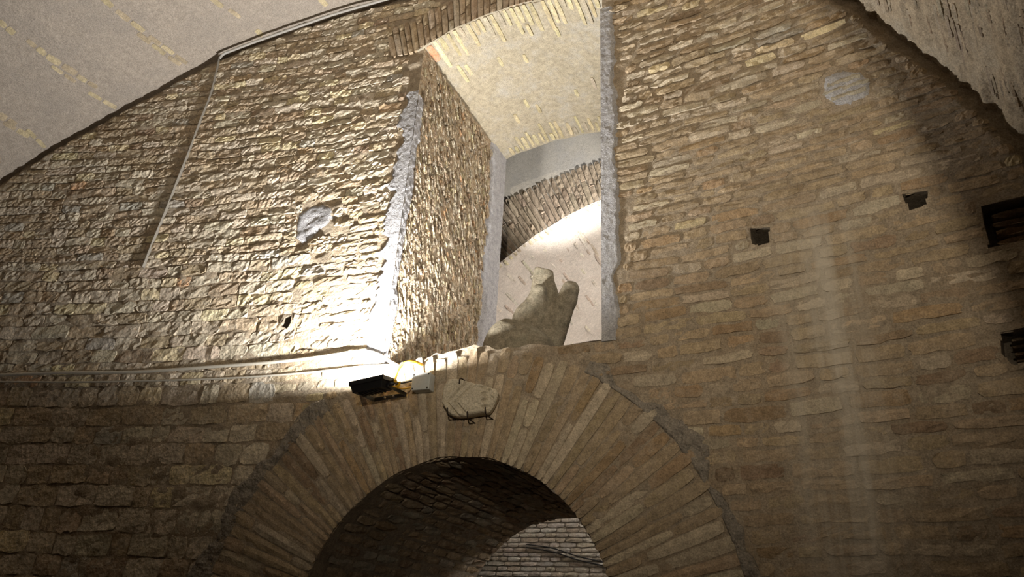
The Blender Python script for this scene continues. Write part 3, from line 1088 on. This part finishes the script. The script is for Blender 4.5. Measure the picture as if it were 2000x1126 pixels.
cnt = 0
for q, v_ in zip(cand, vis):
    P, f = piece(FW, *q, 3, 2, proud=RNG.uniform(0.006, 0.022), rough=0.003, jit=0.003, back=0.02)
    col = tone([(0.46, 0.42, 0.36), (0.40, 0.35, 0.28), (0.50, 0.47, 0.42)], [4, 3, 3], 0.08)
    if v_ and cnt < 300:
        single('brick', P, f, col, M['brick'], wf); cnt += 1
    else: st.add(P, f, col)
st.build('distant_bricks', M['brick'], wf)

# ---------------------------------------------------------------- sculpture: implicit surface meshed by surface nets
def surface_nets(Fd, origin, step):
    nx, ny, nz = Fd.shape
    s = Fd < 0
    verts, index = [], -np.ones((nx - 1, ny - 1, nz - 1), int)
    cs = [(i, j, k) for i in (0, 1) for j in (0, 1) for k in (0, 1)]
    cnt = sum(s[i:nx - 1 + i, j:ny - 1 + j, k:nz - 1 + k].astype(int) for i, j, k in cs)
    cells = np.argwhere((cnt > 0) & (cnt < 8))
    edges = [(a, b) for a in cs for b in cs if sum(abs(np.subtract(a, b))) == 1 and a < b]
    acc = np.zeros((len(cells), 3)); num = np.zeros(len(cells))
    for a, b in edges:
        fa = Fd[cells[:, 0] + a[0], cells[:, 1] + a[1], cells[:, 2] + a[2]]
        fb = Fd[cells[:, 0] + b[0], cells[:, 1] + b[1], cells[:, 2] + b[2]]
        m = (fa < 0) != (fb < 0)
        tt = np.where(m, fa / np.where(m, fa - fb, 1), 0)
        acc += m[:, None] * (np.array(a) + tt[:, None] * (np.array(b) - np.array(a))); num += m
    vv = (cells + acc / num[:, None]) * step + origin
    index[cells[:, 0], cells[:, 1], cells[:, 2]] = np.arange(len(cells))
    faces = []
    for ax in range(3):
        o1, o2 = [(1, 2), (2, 0), (0, 1)][ax]
        sl0 = [slice(1, -1)] * 3; sl1 = [slice(1, -1)] * 3
        sl0[ax] = slice(0, -1); sl1[ax] = slice(1, None)
        ch = s[tuple(sl0)] != s[tuple(sl1)]
        for c in np.argwhere(ch):
            base = c + 1; base[ax] -= 1
            q = []
            for d1, d2 in ((0, 0), (-1, 0), (-1, -1), (0, -1)):
                p = base.copy(); p[o1] += d1; p[o2] += d2
                q.append(int(index[tuple(p)]))
            if min(q) < 0: continue
            if not s[tuple(base)]: q = q[::-1]
            faces.append(q)
    return vv, faces


def cap(P, a, b, ra, rb, sq=0.75):
    """tapered capsule distance, squashed front to back"""
    a, b = np.asarray(a, float), np.asarray(b, float)
    Q = P - a; ab = b - a
    k = np.array([1, 1 / sq, 1])
    Q = Q * k; ab = ab * k
    t = np.clip((Q @ ab) / (ab @ ab), 0, 1)
    return np.linalg.norm(Q - t[..., None] * ab, axis=-1) - (ra + (rb - ra) * t)


def smin(a, b, k):
    h = np.clip(0.5 + 0.5 * (b - a) / k, 0, 1)
    return b + (a - b) * h - k * h * (1 - h)


def smax(a, b, k):
    return -smin(-a, -b, k)


YS = 4.80
pp = lambda x, y, dy=0.0: at_y(x, y, YS + dy)
PXM = np.linalg.norm(pp(1060, 600) - pp(1061, 600))
step = 0.0105
lo = pp(985, 700); lo = np.array([lo[0] - 0.02, YS - 0.26, SILL - 0.02]); hi_ = pp(1150, 500)
nn = np.ceil((np.array([hi_[0] + 0.06, YS + 0.26, hi_[2] + 0.05]) - lo) / step).astype(int)
G = np.stack(np.meshgrid(*[lo[i] + step * np.arange(nn[i]) for i in range(3)], indexing='ij'), -1)
base_z = SILL + 0.02
b0 = np.array([pp(1042, 640)[0], YS, base_z + 0.10]); b1 = np.array([pp(1054, 640)[0], YS + 0.01, base_z + 0.1])
# palm mass in front, plate of fingers behind it, thumb to the right
Fd = cap(G, b0, pp(1040, 624, -0.03), 39 * PXM, 37 * PXM, 0.8)
Fd = smin(Fd, cap(G, pp(1044, 622, -0.03), pp(1053, 572, -0.05), 35 * PXM, 17 * PXM, 0.8), 0.025)
Fd = smin(Fd, cap(G, b1, pp(1084, 624), 32 * PXM, 27 * PXM, 0.8), 0.03)
Fd = smin(Fd, cap(G, pp(1084, 624), pp(1106, 586, -0.03), 27 * PXM, 20 * PXM, 0.8), 0.025)
Fd = smin(Fd, cap(G, pp(1106, 586, -0.03), pp(1114, 565.5, -0.03), 19 * PXM, 16.5 * PXM, 0.9), 0.015)
plate = cap(G, pp(1060, 612, 0.07), pp(1061, 530, 0.07), 32 * PXM, 19 * PXM, 0.45)
plate = smin(plate, cap(G, pp(1077, 590, 0.06), pp(1066, 532, 0.07), 17 * PXM, 12 * PXM, 0.6), 0.008)
Fd = smin(Fd, plate, 0.010)
hol = np.linalg.norm((G - pp(1080, 570, -0.05)) * np.array([1.15, 0.62, 0.85]), axis=-1) - 15.5 * PXM
Fd = smax(Fd, -hol, 0.012)
cut = (G - pp(1040, 517)) @ np.array([0.36, 0, 1.0]) - 0.012                      # broken finger ends
Fd = smax(Fd, cut, 0.008)
nick = np.linalg.norm((G - pp(1046, 547, -0.03)) * np.array([0.5, 0.5, 2.4]), axis=-1) - 0.022
Fd = smax(Fd, -nick, 0.006)
Fd = smax(Fd, (SILL + 0.012) - G[..., 2], 0.005)
Fd = Fd + 0.003 * fbm(G[..., 0] * 14, G[..., 1] * 14, G[..., 2] * 14, 3)
vv, ff = surface_nets(Fd, lo, step)
c0 = np.array([vv[:, 0].mean(), vv[:, 1].mean(), vv[:, 2].min()])
o = link('stone_hand', mesh_from('stone_hand', vv - c0, ff, smooth=True), M['sculpt'], None, loc=c0)
tag(o, 'broken stone sculpture like an upraised hand with a thumb, standing on the window sill', 'sculpture')

YB = 4.43
L_ = at_y(948, 672, YB)[0]; R_ = at_y(1092, 660, YB)[0]; top_z = at_y(1020, 632, YB)[2]
cx_, rx_ = (L_ + R_) / 2, (R_ - L_) / 2
zb = SILL - 0.01; rz_ = (top_z - zb)
step = 0.010
lo = np.array([L_ - 0.04, YB - 0.27, zb - 0.03])
nn = np.ceil((np.array([R_ + 0.05, YB + 0.27, top_z + 0.05]) - lo) / step).astype(int)
G = np.stack(np.meshgrid(*[lo[i] + step * np.arange(nn[i]) for i in range(3)], indexing='ij'), -1)
q = np.abs((G - np.array([cx_, YB, zb])) / np.array([rx_, 0.22, rz_]))
slope = 1.0 - 0.30 * np.clip((G[..., 0] - cx_) / rx_, -0.4, 1)                     # flatter towards the right
Fd = ((q[..., 0] ** 3.2 + q[..., 1] ** 2.4 + (q[..., 2] / slope) ** 2.6) ** (1 / 2.6) - 1) * 0.2
Fd = smax(Fd, (zb + 0.012) - G[..., 2], 0.004) + 0.0025 * fbm(G[..., 0] * 10, G[..., 1] * 10, G[..., 2] * 10, 3)
vv, ff = surface_nets(Fd, lo, step)
c0 = np.array([vv[:, 0].mean(), vv[:, 1].mean(), vv[:, 2].min()])
o = link('rounded_stone', mesh_from('rounded_stone', vv - c0, ff, smooth=True), M['sculpt'], None, loc=c0)
tag(o, 'smooth rounded stone fragment lying on the sill in front of the upraised hand', 'stone')

# ---------------------------------------------------------------- marble fragment with iron clamps on the arch
OUT = np.array([(864, 757), (870, 747), (877, 740), (889, 739), (900, 741), (913, 745), (926, 748), (945, 752), (964, 757), (968, 766), (965, 778), (960, 788), (954, 798),
                (947, 804), (930, 806), (914, 809), (900, 811), (886, 811), (874, 806), (868, 795), (862, 784), (863, 770)], float)
H0, H1 = 0.028, 0.105
fragc = OUT.mean(0)
frag = empty('marble_fragment', np.asarray(W(*on_wall_h(914, 812, 0.05), 0.03)).reshape(3))
tag(frag, 'broken angular piece of pale carved marble moulding fixed over the doorway', 'relief fragment')


def to_parent(o, par):
    o.parent = par
    o.matrix_parent_inverse = Matrix.Translation(-Vector(par.location))
    return o


def carved(x, y):
    """height of the carved face: two mitred mouldings, a flat panel, a broken right edge"""
    s_ = np.where(y < 785, (x - 863) * 0.71 + (y - 785) * 0.71 + 4, (x - 863) * 0.77 - (y - 785) * 0.64 + 4)
    st_ = lambda e0, e1: np.clip((s_ - e0) / (e1 - e0), 0, 1)
    h = 0.012 * st_(1, 3) - 0.014 * st_(10, 12) + 0.016 * st_(13, 15) - 0.014 * st_(22, 24) + 0.016 * st_(27, 29)
    br = np.clip((x - 944 + 4 * np.sin(y * 0.5)) / 4, 0, 1)
    return h * (1 - br) - br * (0.010 + 0.014 * fbm(x * 0.12, y * 0.12, 2.0, 3) ** 2)


mm, rr = 120, np.linspace(0.0, 1.0, 44)
an = np.linspace(0, 1, mm, endpoint=False) * len(OUT)
ii = an.astype(int); tt = (an - ii)[:, None]
ring = OUT[ii] * (1 - tt) + OUT[(ii + 1) % len(OUT)] * tt + RNG.normal(0, 0.25, (mm, 2))
gx = fragc[0] + (ring[None, :, 0] - fragc[0]) * rr[:, None]; gy = fragc[1] + (ring[None, :, 1] - fragc[1]) * rr[:, None]
gh = H1 + carved(gx, gy) - 0.012 * np.clip((rr[:, None] - 0.94) / 0.06, 0, 1) + 0.0015 * fbm(gx * 0.3, gy * 0.3, 1.0, 3)
uv = np.array([[on_wall_h(gx[i, j], gy[i, j], H1) for j in range(mm)] for i in range(len(rr))])
rim = uv[-1]; rc_ = uv[0, 0]
fz = lambda zz: 0.06 * (zz - rc_[1])
rows = [W(uv[i, :, 0], uv[i, :, 1], gh[i] + fz(uv[i, :, 1])) for i in range(len(rr))]
for k_, h in ((1.02, H1 - 0.03), (1.0, H0 + 0.02), (0.93, H0 - 0.012)):
    q = rc_ + (rim - rc_) * k_
    rows.append(W(q[:, 0], q[:, 1], h + RNG.normal(0, 0.002, mm)))
Pg = np.stack(rows); Pg = np.concatenate([Pg, Pg[:, :1]], 1)
to_parent(link('carved_slab', grid_mesh('carved_slab', Pg, smooth=False), M['marble']), frag)
for x, y, sg, lab in ((900, 744, 1, 'rusty iron hook gripping the top edge of the marble fragment'),
                      (876, 804, -1, 'thin iron clamp under the left corner of the marble fragment'),
                      (915, 811, -1, 'thin iron clamp under the middle of the marble fragment'),
                      (950, 803, -1, 'thin iron clamp under the right corner of the marble fragment')):
    u, z = on_wall_h(x, y, 0.11)
    hook = [W(u, z + sg * 0.022, -0.01), W(u, z + sg * 0.020, 0.06), W(u, z + sg * 0.020, H1 + 0.004), W(u, z + sg * 0.006, H1 + 0.022), W(u, z - sg * 0.022, H1 + 0.024)]
    o = tube('iron_clamp', [np.asarray(h).reshape(3) for h in hook], 0.0042, M['iron'], seg=6, sub=4)
    tag(o, lab, 'clamp', 'clamps holding the marble fragment')

# ---------------------------------------------------------------- floodlight
LC = at_y(727, 751, 3.74)
fl = empty('floodlight', LC - np.array([0, 0, 0.06]))
tag(fl, 'black floodlight on a steel bracket, aimed up beside the grey junction box', 'floodlight')
nrm = np.array([-0.08, -0.10, 1.0]); nrm /= np.linalg.norm(nrm)      # the glass looks up, a little to the wall
ax = np.array([1.0, -0.10, 0.0]); ax -= nrm * (ax @ nrm); ax /= np.linalg.norm(ax)
ay = np.cross(nrm, ax)


def LB(x, y, z):
    return LC + ax * x + ay * y + nrm * z


def frustum(name, x0, y0, z0, x1, y1, z1, mat, off=(0, 0), bevel=0.003):
    c = [LB(sx * x0, sy * y0, z0) for sx, sy in ((-1, -1), (1, -1), (1, 1), (-1, 1))] + [LB(off[0] + sx * x1, off[1] + sy * y1, z1) for sx, sy in ((-1, -1), (1, -1), (1, 1), (-1, 1))]
    return hull_box(name, c, mat, fl, bevel)


HX, HY = 0.135, 0.068
frustum('housing', HX * 0.84, HY * 0.80, -0.046, HX * 0.95, HY * 0.92, 0.004, M['black'])
# frame of four bars round the glass
for nm_, x0, x1, y0, y1 in (('bezel', -HX, HX, -HY, -HY + 0.016), ('bezel', -HX, HX, HY - 0.016, HY), ('bezel', -HX, -HX + 0.016, -HY, HY), ('bezel', HX - 0.016, HX, -HY, HY)):
    c = [LB(x0, y0, 0.0), LB(x1, y0, 0.0), LB(x1, y1, 0.0), LB(x0, y1, 0.0), LB(x0, y0, 0.030), LB(x1, y0, 0.030), LB(x1, y1, 0.030), LB(x0, y1, 0.030)]
    hull_box(nm_, c, M['black'], fl, 0.002)
frustum('glass', HX - 0.018, HY - 0.018, 0.004, HX - 0.018, HY - 0.018, 0.010, M['glass'], bevel=0)
for k in range(7):
    x = -0.075 + k * 0.025
    c = [LB(x - 0.003, -0.04, -0.056), LB(x + 0.003, -0.04, -0.056), LB(x + 0.003, 0.04, -0.056), LB(x - 0.003, 0.04, -0.056),
         LB(x - 0.003, -0.048, -0.044), LB(x + 0.003, -0.048, -0.044), LB(x + 0.003, 0.048, -0.044), LB(x - 0.003, 0.048, -0.044)]
    hull_box('cooling_fin', c, M['black'], fl, 0)
gl = LB(HX + 0.004, 0.02, -0.02)
tube('cable_gland', [LB(HX * 0.85, 0.0, -0.02), LB(HX + 0.035, 0.0, -0.022)], 0.011, M['black'], fl, seg=10, sub=1)
# U bracket: cross bar on the wall, arms to the pivots
def strip(name, a, b, wv, tv, mat):
    a, b, wv, tv = [np.asarray(q, float) for q in (a, b, wv, tv)]
    c = [a - wv - tv, a + wv - tv, a + wv + tv, a - wv + tv, b - wv - tv, b + wv - tv, b + wv + tv, b - wv + tv]
    return hull_box(name, c, mat, fl, 0.001)


ba = W(*on_wall_h(731, 780, 0.05), 0.05); bb = W(*on_wall_h(793, 770, 0.05), 0.05)
pa = LB(-HX * 0.62, -0.005, -0.045); pb = LB(HX * 0.98, -0.01, -0.028)
up = np.array([0, 0, 1.0])
strip('bracket_bar', ba, bb, up * 0.013, np.array([0, 0.003, 0]), M['steel'])
strip('bracket_arm', ba, pa, up * 0.012, np.array([0.003, 0, 0]), M['steel'])
strip('bracket_arm', bb, pb, up * 0.012, np.array([0.003, 0, 0]), M['steel'])
for f_ in (0.35, 0.62):
    p = ba + (bb - ba) * f_
    tube('bolt', [p + np.array([0, 0.03, 0]), p + np.array([0, -0.008, 0])], 0.008, M['conduit'], fl, seg=8, sub=1)
ld = add_light('floodlight_beam', 'AREA', LB(0, 0, 0.012), None, FLOOD_POWER, (1.0, 0.985, 0.955), shape='RECTANGLE', size=2 * (HX - 0.02), size_y=2 * (HY - 0.02))
ld.matrix_world = Matrix(((ax[0], -ay[0], -nrm[0], 0), (ax[1], -ay[1], -nrm[1], 0), (ax[2], -ay[2], -nrm[2], 0), (0, 0, 0, 1)))
ld.location = LB(0, 0, 0.012)

# ---------------------------------------------------------------- junction box
u0, zt_ = on_wall_h(805, 738, 0.095); u1, zb_ = on_wall_h(837, 757, 0.095)
jb = empty('junction_box', W((u0 + u1) / 2, zb_, 0.03))
tag(jb, 'small pale grey plastic junction box between the floodlight and the marble fragment', 'junction box')
def JB(u, z, h): return W(u, z, h)
w2 = (u1 - u0) / 2; uc_ = (u0 + u1) / 2; zc_ = (zt_ + zb_) / 2 + 0.012; hz = (zt_ - zb_) / 2 + 0.018
def jbox(name, k, h0, h1, mat, bev):
    c = [W(uc_ - w2 * k, zc_ - hz * k, h0), W(uc_ + w2 * k, zc_ - hz * k, h0), W(uc_ + w2 * k, zc_ - hz * k, h1), W(uc_ - w2 * k, zc_ - hz * k, h1),
         W(uc_ - w2 * k, zc_ + hz * k, h0), W(uc_ + w2 * k, zc_ + hz * k, h0), W(uc_ + w2 * k, zc_ + hz * k, h1), W(uc_ - w2 * k, zc_ + hz * k, h1)]
    return hull_box(name, [np.asarray(q).reshape(3) for q in c], mat, jb, bev)
jbox('box_body', 1.0, 0.022, 0.070, M['boxgrey'], 0.004)
jbox('lid', 1.03, 0.072, 0.095, M['boxgrey'], 0.006)
for sx in (-1, 1):
    for sz in (-1, 1):
        p = np.asarray(W(uc_ + sx * w2 * 0.84, zc_ + sz * hz * 0.84, 0.092)).reshape(3)
        tube('screw', [p, p + np.array([0, -0.006, 0])], 0.006, M['steel'], jb, seg=8, sub=1)
for dz in (-0.02, 0.025):
    p = np.asarray(W(uc_ - w2, zc_ + dz, 0.05)).reshape(3)
    tube('cable_gland', [p, p + np.array([-0.022, 0, 0])], 0.009, M['boxgrey'], jb, seg=10, sub=1)

# ---------------------------------------------------------------- cables
def wall_path(pts, h):
    hs = [h] * len(pts) if np.isscalar(h) else h
    return [np.asarray(W(*on_wall_h(x, y, hs[i]), hs[i])).reshape(3) for i, (x, y) in enumerate(pts)]


o = tube('white_conduit', wall_path([(-170, 743), (-40, 735), (0, 732), (107, 728), (200, 727), (284, 725), (426, 715), (533, 707), (622, 697), (680, 688), (712, 685), (738, 691), (760, 704), (777, 714)], 0.035),
         0.012, M['white'], seg=10)
tag(o, 'thick white cable running along the left wall, upper of two', 'cable')
o = tube('white_conduit', wall_path([(-170, 756), (-40, 747), (0, 745), (120, 746), (249, 744), (426, 739), (568, 730), (650, 722), (700, 716), (750, 713), (772, 716)], 0.028), 0.0075, M['white'], seg=8)
tag(o, 'thinner off-white cable along the left wall, lower of two', 'cable')
gp = LB(HX + 0.03, 0.0, -0.022)
o = tube('yellow_cable', [gp + np.array([0.006, 0.014, 0.018])] + wall_path([(772, 738), (777, 722), (788, 710), (804, 705.5), (818, 708.5), (826, 714)], [0.17, 0.15, 0.13, 0.11, 0.06, -0.01]), 0.011, M['yellow'], seg=10)
tag(o, 'bright yellow cable looping from the floodlight over the arch crown', 'cable')
jl = np.asarray(W(uc_ - w2 - 0.02, zc_ + 0.025, 0.05)).reshape(3); jl2 = np.asarray(W(uc_ - w2 - 0.02, zc_ - 0.02, 0.05)).reshape(3)
o = tube('black_lead', [gp, gp + (jl - gp) * 0.4 + np.array([0, 0, -0.004]), jl], 0.006, M['cable'], seg=8)
tag(o, 'short black lead from the floodlight to the junction box', 'cable')
o = tube('yellow_lead', [gp + np.array([0.004, 0.0, -0.018]), gp + (jl2 - gp) * 0.45 + np.array([0, 0, -0.022]), jl2], 0.005, M['yellow'], seg=8)
tag(o, 'short yellow lead under the black one into the junction box', 'cable')
mid = gp + (jl2 - gp) * 0.30 + np.array([0, -0.012, 0.0])
c = [mid + np.array([sx * 0.016, sy, sz * 0.017]) for sz in (-1, 1) for sx, sy in ((-1, -0.003), (1, -0.003), (1, 0.003), (-1, 0.003))]
o = hull_box('cable_tag', np.array(c) - mid, M['yellow'], None, 0.001)
o.location = mid
tag(o, 'tiny yellow tag hanging on the floodlight lead', 'tag')

# conduit in the seam of wall and vault and the wire hanging from it
o = tube('grey_conduit', wall_path([(810, -20), (770, -6), (700, 14), (640, 32), (560, 60), (500, 81), (455, 98), (436, 106), (429, 114)], 0.035), 0.0125, M['conduit'], seg=10)
tag(o, 'grey conduit following the seam between wall and vault', 'conduit')
o = tube('thin_wire', wall_path([(429, 112), (422, 145), (410, 190), (392, 235), (372, 290), (350, 345), (325, 410), (300, 470), (280, 522)], 0.013), 0.0026, M['wire'], seg=8, deep=5.6)
tag(o, 'thin grey wire hanging slantwise down the left wall', 'wire')

# cables on the far wall
for k, (p, lab) in enumerate((([(1028, 1062), (1080, 1070), (1130, 1086), (1200, 1102), (1330, 1136)], 'dark cable sagging on the far wall, upper of two'),
                              ([(1028, 1068), (1080, 1077), (1130, 1093), (1200, 1109), (1330, 1144)], 'dark cable sagging on the far wall, lower of two'))):
    o = tube('dark_cable', [at_y(x, y, FY - 0.05) for x, y in p], 0.009, M['cable'], seg=6)
    tag(o, lab, 'cable', 'cables on the far wall')
